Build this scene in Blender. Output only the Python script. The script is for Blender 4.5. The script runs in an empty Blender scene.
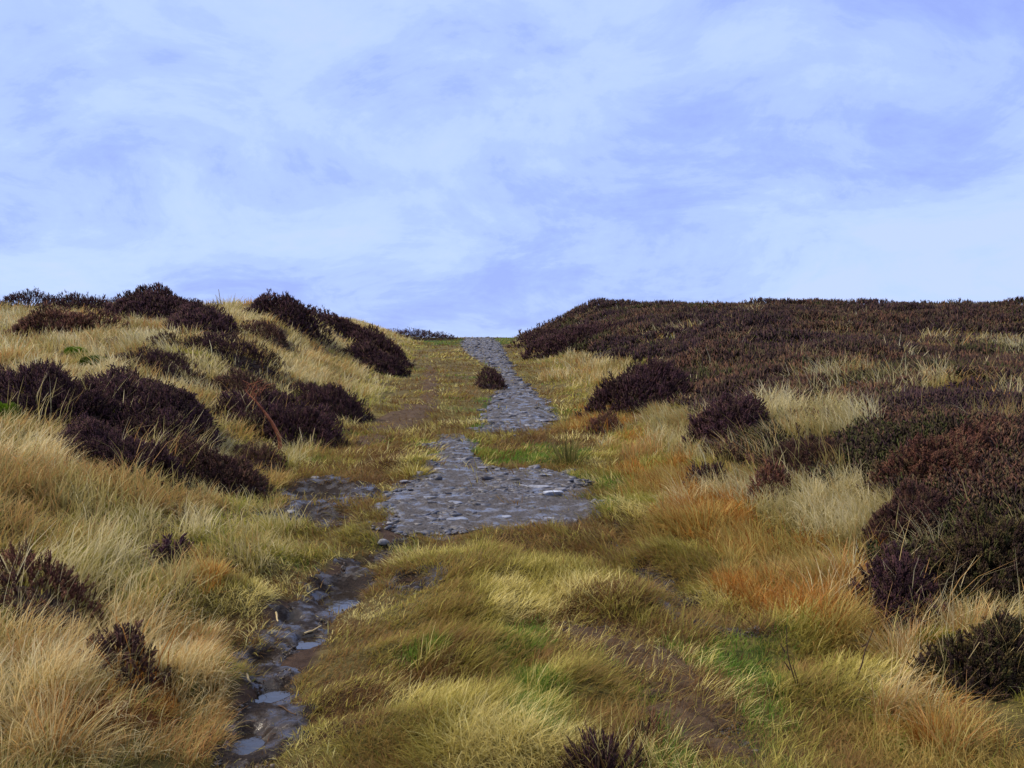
import bpy, bmesh, math, random
import numpy as np

rng = np.random.default_rng(11)
random.seed(11)
PI = math.pi
scene = bpy.context.scene
COL = scene.collection
F = 1000.0            # focal length in pixels of the 1024 wide frame

# ------------------------------------------------------------------ noise
LAT = rng.random((256, 256))
def vnoise(x, y):
    x = np.asarray(x, float); y = np.asarray(y, float)
    xi = np.floor(x).astype(np.int64); yi = np.floor(y).astype(np.int64)
    fx = x - xi; fy = y - yi
    fx = fx*fx*(3-2*fx); fy = fy*fy*(3-2*fy)
    a = LAT[xi & 255, yi & 255]; b = LAT[(xi+1) & 255, yi & 255]
    c = LAT[xi & 255, (yi+1) & 255]; d = LAT[(xi+1) & 255, (yi+1) & 255]
    return (a*(1-fx)+b*fx)*(1-fy) + (c*(1-fx)+d*fx)*fy
def fbm(x, y, o=3):
    s = 0; a = 0.5; t = 0
    for k in range(o):
        s = s + a*vnoise(x*2**k + 17.3*k, y*2**k + 9.1*k); t += a; a *= 0.5
    return s/t
def sm(a, b, x):
    t = np.clip((np.asarray(x, float)-a)/(b-a), 0, 1)
    return t*t*(3-2*t)

# ------------------------------------------------------------------ terrain
K = 0.075
def valley(y):
    y = np.asarray(y, float)
    e = np.clip(y-54, 0, 20)
    return K*np.minimum(y, 74) - 0.005*e*e - np.clip(y-74, 0, None)*0.125
LY = [-30, 3.5, 4.8, 6.4, 8.8, 11, 17, 31, 57, 300]
LX = [-1.2, -1.2, -1.45, -1.35, -2.0, -2.2, -2.25, -3.2, -5.4, -5.4]
RY = [-30, 3.5, 4.8, 6.4, 8.0, 11, 17, 31, 57, 300]
RX = [1.15, 1.15, 1.35, 1.15, .95, 1.1, 1.0, .35, .25, .25]
HLY = [-30, 0, 3, 10, 25, 32, 40, 60, 120]; HLV = [.1, .15, .30, .72, 1.55, 1.48, 1.12, .9, .6]
HRY = [-30, 0, 5, 20, 50, 60, 120];     HRV = [.2, .3, .45, .90, 1.66, 1.7, 1.2]
def Hbase(x, y):
    x = np.asarray(x, float); y = np.asarray(y, float)
    xl = np.interp(y, LY, LX); xr = np.interp(y, RY, RX)
    sl = xl - x; sr = x - xr
    wl = np.interp(y, [0, 6, 20, 60], [1.8, 2.4, 3.6, 4.5]); wr = np.interp(y, [0, 6, 20, 60], [2.4, 3.0, 4.2, 4.5])
    bl = np.interp(y, HLY, HLV)*sm(-.1, 1, sl/wl); br = np.interp(y, HRY, HRV)*sm(-.05, 1, sr/wr)
    bank = np.clip(np.maximum(sl, sr)/2.0, 0, 1)
    n = (fbm(x/3.1+5, y/3.1, 2)-.5)*np.where(sr > 0, .14, .34)*bank + (fbm(x/.9+40, y/.9+3, 2)-.5)*(.05+.13*bank)*np.clip(1.4-np.abs(y)/60, .2, 1)
    return valley(y) + bl + br + n

CAMZ = 1.6
def march(u, v, Hf):
    d = np.concatenate([np.arange(2.2, 16, .01), np.arange(16, 66, .05)])
    x = (u-512)/F*d; z = CAMZ + (384-v)/F*d
    g = Hf(x, d) - z
    k = np.where(g >= 0)[0]
    i = k[0] if len(k) else int(np.argmax(g))
    return float(x[i]), float(d[i])

# mounds of matted grass on the track (pixel seats turned into ground points): u, v, half width px, height m
BUMPS = [(476,572,68,.10),(560,584,60,.08),(622,606,50,.12),(470,606,70,.09),(450,655,75,.08),(370,700,55,.07),
         (572,690,52,.11),(470,735,85,.12),(545,760,45,.05),(350,745,50,.06),(404,467,24,.12),(372,536,34,.12),(318,556,30,.05),
         (540,542,60,.07),(690,575,55,.12),(740,600,50,.1),(820,640,60,.12),(850,700,60,.1),(210,600,50,.12),
         (180,690,60,.15),(90,720,70,.15),(240,560,40,.1),(404,622,34,.04),(660,560,36,.1),(700,530,50,.12),(850,590,50,.14),
         (520,480,36,.05),(575,462,40,.08),(600,480,40,.07),(640,510,46,.08)]
BW = []
for (u, v, r, h) in BUMPS:
    x, y = march(u, v, Hbase); BW.append((x, y, 1.15*r*y/F, r*y/F*.95, h))
def Hb2(x, y):
    z = Hbase(x, y)
    x = x + (vnoise(x/.21+8, y/.21+2)-.5)*.16; y = y + (vnoise(x/.25+48, y/.25+29)-.5)*.2
    for (bx, by, rx, ry, h) in BW:
        q = ((x-bx)/rx)**2 + ((y-by)/ry)**2
        z = z + .62*h*np.exp(-1.3*q**2)
    return z

# puddles: u, v, half width px, depth factor
PUD = [(312,517,30,1.0),(320,491,27,1.1),(371,563,11,1.6),(338,594,20,1.9),(309,641,10,1.5),(262,660,10,2.0),(272,694,13,1.7),(246,742,15,1.6),(409,578,13,1.0),(293,620,8,1.5)]
# ruts are worn into the track
def polyline_dist(x, y, P):
    d = np.full(np.shape(x), 1e9)
    for (a, b) in zip(P[:-1], P[1:]):
        ax, ay = a; bx, by = b; dx, dy = bx-ax, by-ay
        t = np.clip(((x-ax)*dx+(y-ay)*dy)/(dx*dx+dy*dy+1e-9), 0, 1)
        d = np.minimum(d, np.hypot(x-ax-t*dx, y-ay-t*dy))
    return d
W = lambda pts, Hf=Hbase: [march(u, v, Hf) for (u, v) in pts]
RUT_L = W([(235,767),(262,700),(285,655),(315,615),(350,578),(395,540)])
RUT_R = W([(624,530),(645,570),(690,612)])
def Hb3(x, y):
    return Hb2(x, y) - .042*np.exp(-(polyline_dist(x, y, RUT_L)/.24)**2) - .05*np.exp(-(polyline_dist(x, y, RUT_R)/.10)**2)
PW = []
for (u, v, r, k) in PUD:
    x, y = march(u, v, Hb3); rx = 1.2*r*y/F; ry = min(rx*k*1.1, .4)
    a = np.linspace(0, 2*PI, 40)
    lvl = float(np.min(Hb3(x+1.5*rx*np.cos(a), y+1.5*ry*np.sin(a)))) + .003
    PW.append((x, y, rx, ry, lvl))
def H(x, y):
    x = np.asarray(x, float); y = np.asarray(y, float)
    z = Hb3(x, y)
    for (px, py, rx, ry, lvl) in PW:
        q = ((x-px)/(1.1*rx))**2 + ((y-py)/(1.1*ry))**2
        w = np.exp(-q*q)
        z = z*(1-w) + (lvl-.036)*w
    return z
def P(u, v):
    x, y = march(u, v, H)
    return x, y, float(H(x, y))
def poly(pts):
    return np.array([march(u, v, H) for (u, v) in pts])
def inside(x, y, pg):
    r = np.zeros(np.shape(x), bool); n = len(pg)
    for i in range(n):
        x1, y1 = pg[i]; x2, y2 = pg[(i+1) % n]
        if y1 == y2: continue
        c = ((y1 > y) != (y2 > y)) & (x < (x2-x1)*(y-y1)/(y2-y1)+x1)
        r ^= c
    return r
def warp(x, y, s=.25, a=.12):
    return x + (vnoise(x/s+3, y/s)-.5)*2*a, y + (vnoise(x/s+71, y/s+13)-.5)*2*a*(1+y/12)

# ------------------------------------------------------------------ ground zones, traced then laid out on the ground
STONY1 = poly([(383,505),(400,489),(431,470),(433,447),(436,436),(469,437),(473,448),(476,463),(505,471),(535,468),(562,478),(585,492),(604,510),(603,521),(560,526),(500,529),(440,535),(402,538),(384,524)])
STONY2 = poly([(478,434),(486,410),(503,389),(501,372),(480,360),(468,353),(462,344),(467,337),(492,337),(500,345),(505,356),(520,382),(547,406),(555,423),(544,431),(510,433)])
MUD_L = poly([(402,534),(386,560),(364,590),(334,620),(306,645),(296,672),(293,713),(292,745),(290,772),(200,774),(226,722),(243,681),(248,645),(276,621),(310,600),(322,580),(350,563),(384,545)])
MUD_P = poly([(276,514),(292,505),(287,494),(294,480),(330,476),(352,485),(380,490),(386,501),(352,505),(338,509),(344,521),(320,530),(284,528)])
DIRT_U = poly([(425,405),(425,385),(428,366),(433,366),(436,385),(435,408),(424,418),(418,430),(394,432),(362,450),(350,460),(356,444),(388,416),(405,407)])
DIRT_R = poly([(552,622),(612,626),(655,653),(712,684),(728,720),(745,775),(690,775),(664,713),(636,682),(604,655),(562,643)])
DIRT_R2 = poly([(617,524),(630,526),(648,562),(672,590),(700,614),(760,630),(760,645),(690,636),(655,600),(634,566)])
DIRT_M = poly([(385,592),(412,572),(455,578),(440,586),(400,600)])
GREEN = [poly([(484,632),(545,626),(550,660),(548,690),(560,740),(520,740),(500,690)]), poly([(470,452),(478,460),(505,466),(540,462),(590,462),(592,450),(545,446),(500,456)]),
         poly([(425,345),(455,345),(468,340),(455,334),(420,338)]), poly([(494,345),(516,343),(516,337),(490,338)]), poly([(690,640),(770,640),(800,670),(760,705),(720,680)]),
         poly([(848,738),(900,712),(920,738),(880,752)]), poly([(480,400),(500,398),(505,408),(490,436),(478,436)]), poly([(395,660),(450,650),(455,668),(400,676)])]
RUST = [poly([(655,545),(665,510),(700,486),(740,478),(762,500),(758,540),(700,550)]), poly([(700,575),(760,540),(840,535),(905,560),(900,600),(860,640),(790,630),(720,612)]),
        poly([(555,432),(580,412),(625,402),(650,398),(652,412),(605,434)]), poly([(905,740),(912,700),(955,690),(962,745),(930,770)]), poly([(198,580),(205,550),(222,560),(222,585)]),
        poly([(640,480),(690,455),(705,470),(680,500)]), poly([(60,700),(120,660),(160,690),(150,740),(70,760)])]
BROWN = [poly([(485,542),(520,522),(600,524),(622,540),(625,560),(560,562),(500,552)]), poly([(575,616),(590,592),(660,592),(660,614),(610,622)]),
         poly([(380,690),(384,655),(480,640),(485,672),(450,690)]), poly([(480,448),(545,430),(560,432),(530,445),(500,462)]), poly([(345,470),(390,440),(405,445),(392,485),(350,490)]),
         poly([(300,680),(380,672),(400,700),(360,740),(300,730)])]
STRAW_T = [poly([(0,640),(60,600),(130,600),(200,640),(215,700),(200,772),(0,772)])]
PALE_R = [poly([(735,440),(745,412),(800,402),(872,408),(870,440),(800,452)]), poly([(700,498),(730,480),(800,470),(900,480),(900,545),(830,545),(770,535)]), poly([(788,395),(800,372),(842,378),(845,392)]),
          poly([(925,398),(930,372),(955,368),(960,390)]), poly([(990,362),(1000,342),(1024,338),(1024,362)]), poly([(935,650),(945,600),(1015,600),(1015,640)]), poly([(600,372),(560,352),(640,368),(700,380),(690,400),(640,380)]),
          poly([(640,420),(640,440),(700,470),(720,440),(680,410)])]
HEATH_R = poly([(520,342),(520,330),(545,320),(590,309),(800,306),(1100,306),(1180,330),(1200,500),(1180,610),(1024,600),(960,600),(910,590),(905,545),(880,505),(800,482),(740,470),(700,440),(690,400),(640,372),(600,366),(560,352)])
SPARSE = poly([(690,630),(770,630),(800,680),(760,772),(640,772),(610,660)])

# heather bushes: x0,x1,top,bottom as seen, tone, label
BUSH = [
 (-8,62,292,309,0,'low dark heather strip on the skyline at the far left end of the bank'),
 (48,112,293,312,0,'thin dark heather strip on the skyline beside the big round skyline mound'),
 (106,200,291,322,0,'large dark round heather mound on the left skyline with a ragged top'),
 (165,233,303,336,0,'dark heather mound sloping down to the right below the large skyline mound'),
 (4,108,306,338,2,'reddish brown faded heather patch with bright moss along its lower edge'),
 (183,284,332,366,0,'dark oval heather bush on pale grass below the gap in the left skyline'),
 (146,196,328,350,1,'small brown heather bush mixed with grass above the rounded dark bush'),
 (122,196,344,378,0,'rounded dark heather bush on pale grass above the widest heather mound'),
 (-10,112,360,430,0,'widest heather mound of the left bank, half out of the frame'),
 (78,212,368,452,0,'broad purple black heather mound joined to the widest mound of the left bank'),
 (52,186,422,478,0,'dark heather mass with pale grass blades in front, sloping towards the track'),
 (148,276,440,494,1,'dark heather spilling downhill to the puddled mud, grass blades poking through'),
 (212,292,372,412,1,'wispy heather with bare reddish twigs behind the forked dead branch'),
 (225,334,388,444,0,'dark heather bush right beside the forked dead branch, over pale grass'),
 (288,368,378,422,0,'purple black heather bush standing near the bare earth of the upper left track'),
 (240,285,440,472,1,'small brown heather clump at the foot of the forked dead branch'),
 (-10,92,550,634,2,'foreground heather at the left edge, brown with pale grass growing through it'),
 (88,148,624,684,1,'low dark heather half buried under arching straw grass in the left foreground'),
 (156,182,534,568,0,'tiny lone black heather sprig standing in tall pale grass'),
 (254,322,297,330,0,'dark domed heather bush on the skyline next to a yellow grass gap'),
 (318,406,303,352,0,'biggest skyline heather bush, falling in a slope towards the grassy track'),
 (348,408,342,374,0,'dark heather bush at the grassy foot of the biggest skyline bush'),
 (246,290,318,346,1,'purplish heather at the foot of the domed skyline bush'),
 (394,452,318,336,0,'distant low heather strip running down to the green crest of the track'),
 (479,504,364,391,0,'single small heather bush on the left edge of the stony path'),
 (517,560,322,346,0,'distant heather bush on the crest immediately right of the path'),
 (527,575,332,357,0,'dark heather clump on grass just below the bush on the crest'),
 (548,610,318,350,0,'tall heather at the right shoulder of the crest with pale stalks in front'),
 (602,682,366,410,0,'dark heather island in pale grass on the right bank'),
 (588,622,412,436,2,'tiny brown heather tuft in rust coloured grass near the path'),
 (696,766,396,452,0,'heather bush with a twiggy top above the long pale grass streak'),
 (690,724,458,494,0,'small blackish heather plant directly behind the rust orange grass'),
 (752,790,462,502,2,'small reddish brown heather beside the rust orange grass'),
 (868,938,552,644,0,'purple dark heather bush between rust grass and a pale straw tussock'),
 (938,1040,614,700,3,'olive brown heather bush at the right edge, in front of the straw tussock'),
 (925,1060,505,610,3,'large dark greenish heather mass at the right edge above the straw tussock'),
 (872,952,480,556,1,'brown heather with stray bent grass blades beside the pale grass patch'),
 (570,632,716,790,0,'near black heather sprigs at the bottom edge of the photo'),
 (634,660,718,752,2,'thin lone heather sprig with a reddish tip beside the black sprigs'),
 (770,850,432,478,1,'brown black heather bush below the long pale grass streak'),
 (900,1000,420,500,2,'russet heather mound on the right slope with a rounded top'),
]
BW_ = []
for (u0, u1, vt, vb, tone, lab) in BUSH:
    uc = (u0+u1)/2; k = (uc-512)/F
    x, y = march(uc, vb-1, H); y = min(y, 51.)
    rx = (u1-u0)/2*y/F
    hg = min(.45, .35*rx+.08)
    y2 = march(uc, min(vt + hg/y*F, vb-2), H)[1]
    ry = float(np.clip((y2-y)/2, max(.6*rx, .10), 1.1*rx+.5 if rx > .15 else .15))
    yc = min(y + ry*.85, 53.); xc = k*yc; rx = (u1-u0)/2*yc/F*(1.08 if rx > .15 else 1)
    yt = yc + .35*ry
    zt = CAMZ + (384-vt)/F*yt
    h = float(np.clip(zt - float(H(k*yt, yt)), .14 if rx < .15 else .17, .58)) * (.8 if (xc > 1.5 and yc < 10 and rx > .25) else .84 if (vt > 312 and xc < 0 and rx > .2) else 1)
    if 'lone black heather' in lab: h = .19
    BW_.append((xc, yc, rx, ry, h, tone, lab, k))
def bush_mask(x, y, grow=.92):
    m = np.zeros(np.shape(x), bool)
    for (bx, by, rx, ry, h, t, l, k) in BW_:
        m |= ((x-bx-k*(y-by))/(rx*grow))**2 + ((y-by)/(ry*grow))**2 < 1
    return m
def bare_mask(x, y):
    """0 vegetated, 1 bare mud or stone"""
    wx, wy = warp(x, y, .35, .16); wx, wy = warp(wx, wy, .12, .06)
    m = inside(wx, wy, STONY1) | inside(wx, wy, STONY2) | inside(wx, wy, MUD_L)
    for (px, py, rx, ry, l) in PW: m |= ((x-px)/(rx*1.25))**2+((y-py)/(ry*1.25))**2 < 1
    return m
def part_bare(x, y):
    wx, wy = warp(x, y, .3, .10)
    return inside(wx, wy, MUD_P) | inside(wx, wy, DIRT_U) | inside(wx, wy, DIRT_R) | inside(wx, wy, DIRT_R2) | inside(wx, wy, DIRT_M)

# ------------------------------------------------------------------ materials
def mat(name):
    m = bpy.data.materials.new(name); m.use_nodes = True
    nt = m.node_tree; nt.nodes.clear()
    out = nt.nodes.new('ShaderNodeOutputMaterial')
    return m, nt, out
def N(nt, t, **kw):
    n = nt.nodes.new(t)
    for k, v in kw.items():
        if k in n.inputs: n.inputs[k].default_value = v
        else: setattr(n, k, v)
    return n
def blade_mat(name, trans=.35, rough=.55, spec=.12):
    m, nt, out = mat(name)
    at = N(nt, 'ShaderNodeAttribute', attribute_name='tint')
    b = N(nt, 'ShaderNodeBsdfPrincipled'); b.inputs['Roughness'].default_value = rough
    b.inputs['Specular IOR Level'].default_value = spec
    nt.links.new(at.outputs['Color'], b.inputs['Base Color'])
    if trans > 0:
        t = N(nt, 'ShaderNodeBsdfTranslucent'); nt.links.new(at.outputs['Color'], t.inputs['Color'])
        mx = N(nt, 'ShaderNodeMixShader'); mx.inputs[0].default_value = trans
        nt.links.new(b.outputs[0], mx.inputs[1]); nt.links.new(t.outputs[0], mx.inputs[2]); nt.links.new(mx.outputs[0], out.inputs[0])
    else: nt.links.new(b.outputs[0], out.inputs[0])
    return m
M_GRASS = blade_mat('dry_grass', .38)
M_HEATH = blade_mat('heather_sprigs', .12, .75, .06)
def rough_mat(name, c1, c2, scale, r1, r2, bump=.5, bdist=.02, spec=.4, attr=None, det=6):
    m, nt, out = mat(name)
    tc = N(nt, 'ShaderNodeTexCoord')
    n1 = N(nt, 'ShaderNodeTexNoise', Scale=scale, Detail=det, Roughness=.65); nt.links.new(tc.outputs['Object'], n1.inputs['Vector'])
    n2 = N(nt, 'ShaderNodeTexNoise', Scale=scale*6.3, Detail=5, Roughness=.7); nt.links.new(tc.outputs['Object'], n2.inputs['Vector'])
    cr = N(nt, 'ShaderNodeValToRGB'); cr.color_ramp.elements[0].color = (*c1, 1); cr.color_ramp.elements[1].color = (*c2, 1)
    cr.color_ramp.elements[0].position = .35; cr.color_ramp.elements[1].position = .68
    nt.links.new(n1.outputs[0], cr.inputs[0])
    b = N(nt, 'ShaderNodeBsdfPrincipled'); b.inputs['Specular IOR Level'].default_value = spec
    col = cr.outputs[0]
    if attr:
        at = N(nt, 'ShaderNodeAttribute', attribute_name=attr)
        mx = N(nt, 'ShaderNodeMix', data_type='RGBA', blend_type='MULTIPLY'); mx.inputs[0].default_value = 1
        nt.links.new(col, mx.inputs[6]); nt.links.new(at.outputs['Color'], mx.inputs[7]); col = mx.outputs[2]
    nt.links.new(col, b.inputs['Base Color'])
    mr = N(nt, 'ShaderNodeMapRange'); mr.inputs[1].default_value = .35; mr.inputs[2].default_value = .65
    mr.inputs[3].default_value = r1; mr.inputs[4].default_value = r2
    nt.links.new(n2.outputs[0], mr.inputs[0]); nt.links.new(mr.outputs[0], b.inputs['Roughness'])
    ad = N(nt, 'ShaderNodeMath', operation='ADD'); nt.links.new(n1.outputs[0], ad.inputs[0]); nt.links.new(n2.outputs[0], ad.inputs[1])
    bp = N(nt, 'ShaderNodeBump', Strength=bump, Distance=bdist); nt.links.new(ad.outputs[0], bp.inputs['Height']); nt.links.new(bp.outputs[0], b.inputs['Normal'])
    nt.links.new(b.outputs[0], out.inputs[0])
    return m
M_SOIL = rough_mat('peat_and_thatch', (.55,.5,.5), (1.3,1.25,1.2), 9, .8, 1.0, .9, .03, .1, 'tint')
M_MUD = rough_mat('wet_peat_mud', (.016,.011,.010), (.045,.031,.028), 14, .35, .8, .9, .02, .16)
def wet_mat(name, c1, c2, scale, film, rough, spec):
    m, nt, out = mat(name)
    tc = N(nt, 'ShaderNodeTexCoord')
    n1 = N(nt, 'ShaderNodeTexNoise', Scale=scale, Detail=4, Roughness=.6); nt.links.new(tc.outputs['Object'], n1.inputs['Vector'])
    n2 = N(nt, 'ShaderNodeTexNoise', Scale=scale*7, Detail=5, Roughness=.7); nt.links.new(tc.outputs['Object'], n2.inputs['Vector'])
    mr = N(nt, 'ShaderNodeMapRange'); mr.inputs[1].default_value = film-.06; mr.inputs[2].default_value = film+.06; nt.links.new(n1.outputs[0], mr.inputs[0])   # 0 film, 1 mud
    cr = N(nt, 'ShaderNodeValToRGB'); cr.color_ramp.elements[0].color = (*c1, 1); cr.color_ramp.elements[1].color = (*c2, 1)
    cr.color_ramp.elements[0].position = .35; cr.color_ramp.elements[1].position = .68; nt.links.new(n2.outputs[0], cr.inputs[0])
    b = N(nt, 'ShaderNodeBsdfPrincipled'); nt.links.new(cr.outputs[0], b.inputs['Base Color'])
    r = N(nt, 'ShaderNodeMapRange'); r.inputs[3].default_value = .20; r.inputs[4].default_value = rough; nt.links.new(mr.outputs[0], r.inputs[0]); nt.links.new(r.outputs[0], b.inputs['Roughness'])
    sp = N(nt, 'ShaderNodeMapRange'); sp.inputs[3].default_value = .38; sp.inputs[4].default_value = spec; nt.links.new(mr.outputs[0], sp.inputs[0]); nt.links.new(sp.outputs[0], b.inputs['Specular IOR Level'])
    st = N(nt, 'ShaderNodeMapRange'); st.inputs[3].default_value = .12; st.inputs[4].default_value = 1.0; nt.links.new(mr.outputs[0], st.inputs[0])
    bp = N(nt, 'ShaderNodeBump', Distance=.02); nt.links.new(st.outputs[0], bp.inputs['Strength']); nt.links.new(n2.outputs[0], bp.inputs['Height']); nt.links.new(bp.outputs[0], b.inputs['Normal'])
    nt.links.new(b.outputs[0], out.inputs[0])
    return m
M_MUD = wet_mat('wet_peat_mud', (.011,.008,.008), (.040,.028,.024), 9, .50, .75, .12)
M_DIRT = rough_mat('damp_bare_earth', (.058,.036,.022), (.125,.085,.055), 11, .7, .95, .9, .02, .06)
M_BED = wet_mat('stony_path_bed', (.035,.030,.030), (.13,.12,.125), 7, .45, .75, .15)
M_STONE = rough_mat('wet_slate', (.4,.4,.42), (1.05,1.05,1.1), 18, .3, .6, .6, .008, .42, 'tint')
M_WOOD = rough_mat('dead_wood', (.14,.040,.018), (.42,.15,.07), 20, .6, .85, .6, .006, .2)
M_TWIG = rough_mat('heather_wood', (.022,.014,.013), (.06,.04,.034), 25, .8, .95, .5, .005, .1)
M_STRAW = rough_mat('straw_stick', (.32,.24,.12), (.5,.4,.22), 25, .6, .8, .3, .003, .2)
M_STEM = rough_mat('dark_dry_stem', (.05,.03,.02), (.11,.07,.045), 25, .7, .9, .3, .003, .1)
M_WATER, nt, out = mat('peaty_water')
b = N(nt, 'ShaderNodeBsdfPrincipled'); b.inputs['Base Color'].default_value = (.02,.015,.012,1); b.inputs['Roughness'].default_value = .04; b.inputs['IOR'].default_value = 1.33; b.inputs['Specular IOR Level'].default_value = .6
tc = N(nt, 'ShaderNodeTexCoord'); nn = N(nt, 'ShaderNodeTexNoise', Scale=22, Detail=3); nt.links.new(tc.outputs['Object'], nn.inputs['Vector'])
bp = N(nt, 'ShaderNodeBump', Strength=.25, Distance=.006); nt.links.new(nn.outputs[0], bp.inputs['Height']); nt.links.new(bp.outputs[0], b.inputs['Normal']); nt.links.new(b.outputs[0], out.inputs[0])

# ------------------------------------------------------------------ object helpers
def props(o, label=None, cat=None, group=None, kind=None):
    if label: o['label'] = label
    if cat: o['category'] = cat
    if group: o['group'] = group
    if kind: o['kind'] = kind
    return o
def link(o, parent=None):
    COL.objects.link(o)
    if parent: o.parent = parent
    return o
def empty(name, loc):
    o = bpy.data.objects.new(name, None); o.empty_display_size = .1; o.location = loc
    return link(o)
def mesh_np(name, V, Fc, m, tint=None, parent=None, loc=(0,0,0), smooth=False):
    V = np.ascontiguousarray(V, np.float32); Fc = np.ascontiguousarray(Fc, np.int32); k = Fc.shape[1]
    me = bpy.data.meshes.new(name)
    me.vertices.add(len(V)); me.vertices.foreach_set('co', V.ravel())
    me.loops.add(Fc.size); me.loops.foreach_set('vertex_index', Fc.ravel())
    me.polygons.add(len(Fc)); me.polygons.foreach_set('loop_start', np.arange(0, Fc.size, k, dtype=np.int32))
    if smooth: me.polygons.foreach_set('use_smooth', np.ones(len(Fc), bool))
    me.update(calc_edges=True)
    if tint is not None:
        a = me.attributes.new('tint', 'FLOAT_COLOR', 'POINT')
        c = np.ones((len(V), 4), np.float32); c[:, :3] = tint; a.data.foreach_set('color', c.ravel())
    me.materials.append(m)
    o = bpy.data.objects.new(name, me); o.location = loc
    return link(o, parent)
def grid_mesh(name, xs, ys, Z, m, tint=None, mask=None, parent=None, loc=(0,0,0)):
    nx, ny = len(xs), len(ys)
    X, Y = np.meshgrid(xs, ys)
    V = np.stack([X.ravel()-loc[0], Y.ravel()-loc[1], Z.ravel()-loc[2]], 1)
    i, j = np.meshgrid(np.arange(nx-1), np.arange(ny-1)); a = (j*nx+i).ravel()
    Q = np.stack([a, a+1, a+nx+1, a+nx], 1)
    if mask is not None:
        Q = Q[mask.ravel()]
        u, inv = np.unique(Q, return_inverse=True); V = V[u]; Q = inv.reshape(-1, 4)
        if tint is not None: tint = tint[u]
    return mesh_np(name, V, Q, m, tint, parent, loc, True)
def tube_np(pts, rad, sides=7):
    pts = np.array(pts, float); n = len(pts); V = []; Fq = []
    for i in range(n):
        t = pts[min(i+1, n-1)] - pts[max(i-1, 0)]; t /= np.linalg.norm(t)+1e-9
        a = np.cross(t, [0.3, 1, 0.1]); a /= np.linalg.norm(a)+1e-9; b2 = np.cross(t, a)
        for s in range(sides):
            w = 2*PI*s/sides; V.append(pts[i] + rad[i]*(math.cos(w)*a+math.sin(w)*b2))
    for i in range(n-1):
        for s in range(sides):
            s2 = (s+1) % sides
            Fq.append((i*sides+s, i*sides+s2, (i+1)*sides+s2, (i+1)*sides+s))
    c = len(V); V.append(pts[-1]); 
    for s in range(sides): Fq.append(((n-1)*sides+s, (n-1)*sides+(s+1) % sides, c, c)) if False else None
    return np.array(V), np.array([f for f in Fq if f])
def merge(list_vf):
    Vs, Fs, o = [], [], 0
    for V, Fc in list_vf:
        Vs.append(V); Fs.append(Fc+o); o += len(V)
    return np.concatenate(Vs), np.concatenate(Fs)

# ------------------------------------------------------------------ the ground sheet
def grow(a, b, s0, g):
    r = [a]; s = s0
    while r[-1] < b: r.append(r[-1]+s); s *= g
    return np.array(r)
xs = np.concatenate([-grow(4, 160, .07, 1.06)[::-1], np.arange(-3.94, 3.95, .06), grow(4, 160, .07, 1.06)])
ys = np.concatenate([-grow(-2.4, 60, .1, 1.12)[::-1], np.arange(2.46, 12.5, .06), grow(12.5, 62, .08, 1.004), grow(63, 420, 1, 1.12)])
X, Y = np.meshgrid(xs, ys)
Z = H(X, Y)
def ground_tint(x, y):
    c = np.zeros((x.size, 3)); 
    n = fbm(x/.5, y/.5, 3)[:, None]; n2 = fbm(x/1.7+9, y/1.7, 2)[:, None]
    c[:] = (.125,.102,.042)
    c = c*(.7+.6*n) + np.array([.02,.028,.0])*sm(.45,.75,n2)
    xl = np.interp(y, LY, LX); xr = np.interp(y, RY, RX)
    c[x < xl-.2] = (.115,.085,.042)
    wx, wy = warp(x, y)
    for p in RUST: c[inside(wx, wy, p)] = (.12,.05,.018)
    for p in BROWN: c[inside(wx, wy, p)] = (.075,.045,.020)
    for p in GREEN: c[inside(wx, wy, p)] = (.055,.075,.018)
    c[inside(wx, wy, HEATH_R) | bush_mask(x, y, 1.0)] = (.030,.020,.018)
    pb = part_bare(x, y) | bare_mask(x, y); c[pb] = (.075,.050,.038)
    return c*(.8+.4*rng.random((x.size, 1)))
grid_mesh('ground', xs, ys, Z, M_SOIL, ground_tint(X.ravel(), Y.ravel()))
props(bpy.data.objects['ground'], kind='structure')

def soft(x, y, pg, r, wa):
    wx, wy = warp(x, y, .22, wa); wx, wy = warp(wx, wy, .07, wa*.5); m = np.zeros(np.shape(x))
    for k in range(12):
        a = k*2.4; rr = r*math.sqrt((k+.5)/12)
        m += inside(wx+rr*math.cos(a), wy+rr*math.sin(a), pg)
    return m/12
def sheet(name, pg, res, dz, m, extra=None, wa=.11, r=.10):
    x0, y0 = pg.min(0)-.2; x1, y1 = pg.max(0)+.2
    sx = np.arange(x0, x1, res); sy = np.arange(y0, y1, res)
    X, Y = np.meshgrid(sx, sy); w = soft(X, Y, pg, r, wa); Z = H(X, Y) + (w-.42)*.022
    if extra is not None: Z = Z + extra(X, Y)*w
    mk = np.maximum(np.maximum(w[:-1,:-1], w[1:,1:]), np.maximum(w[:-1,1:], w[1:,:-1])) > .05
    return grid_mesh(name, sx, sy, Z, m, None, mk)
clod = lambda a, b, s1, s2: (lambda x, y: a*np.clip(fbm(x/s1, y/s1, 3)-.35, 0, 1) + b*np.clip(vnoise(x/s2, y/s2)-.3, 0, 1))
stony_h = clod(.03, .015, .12, .04)
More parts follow.
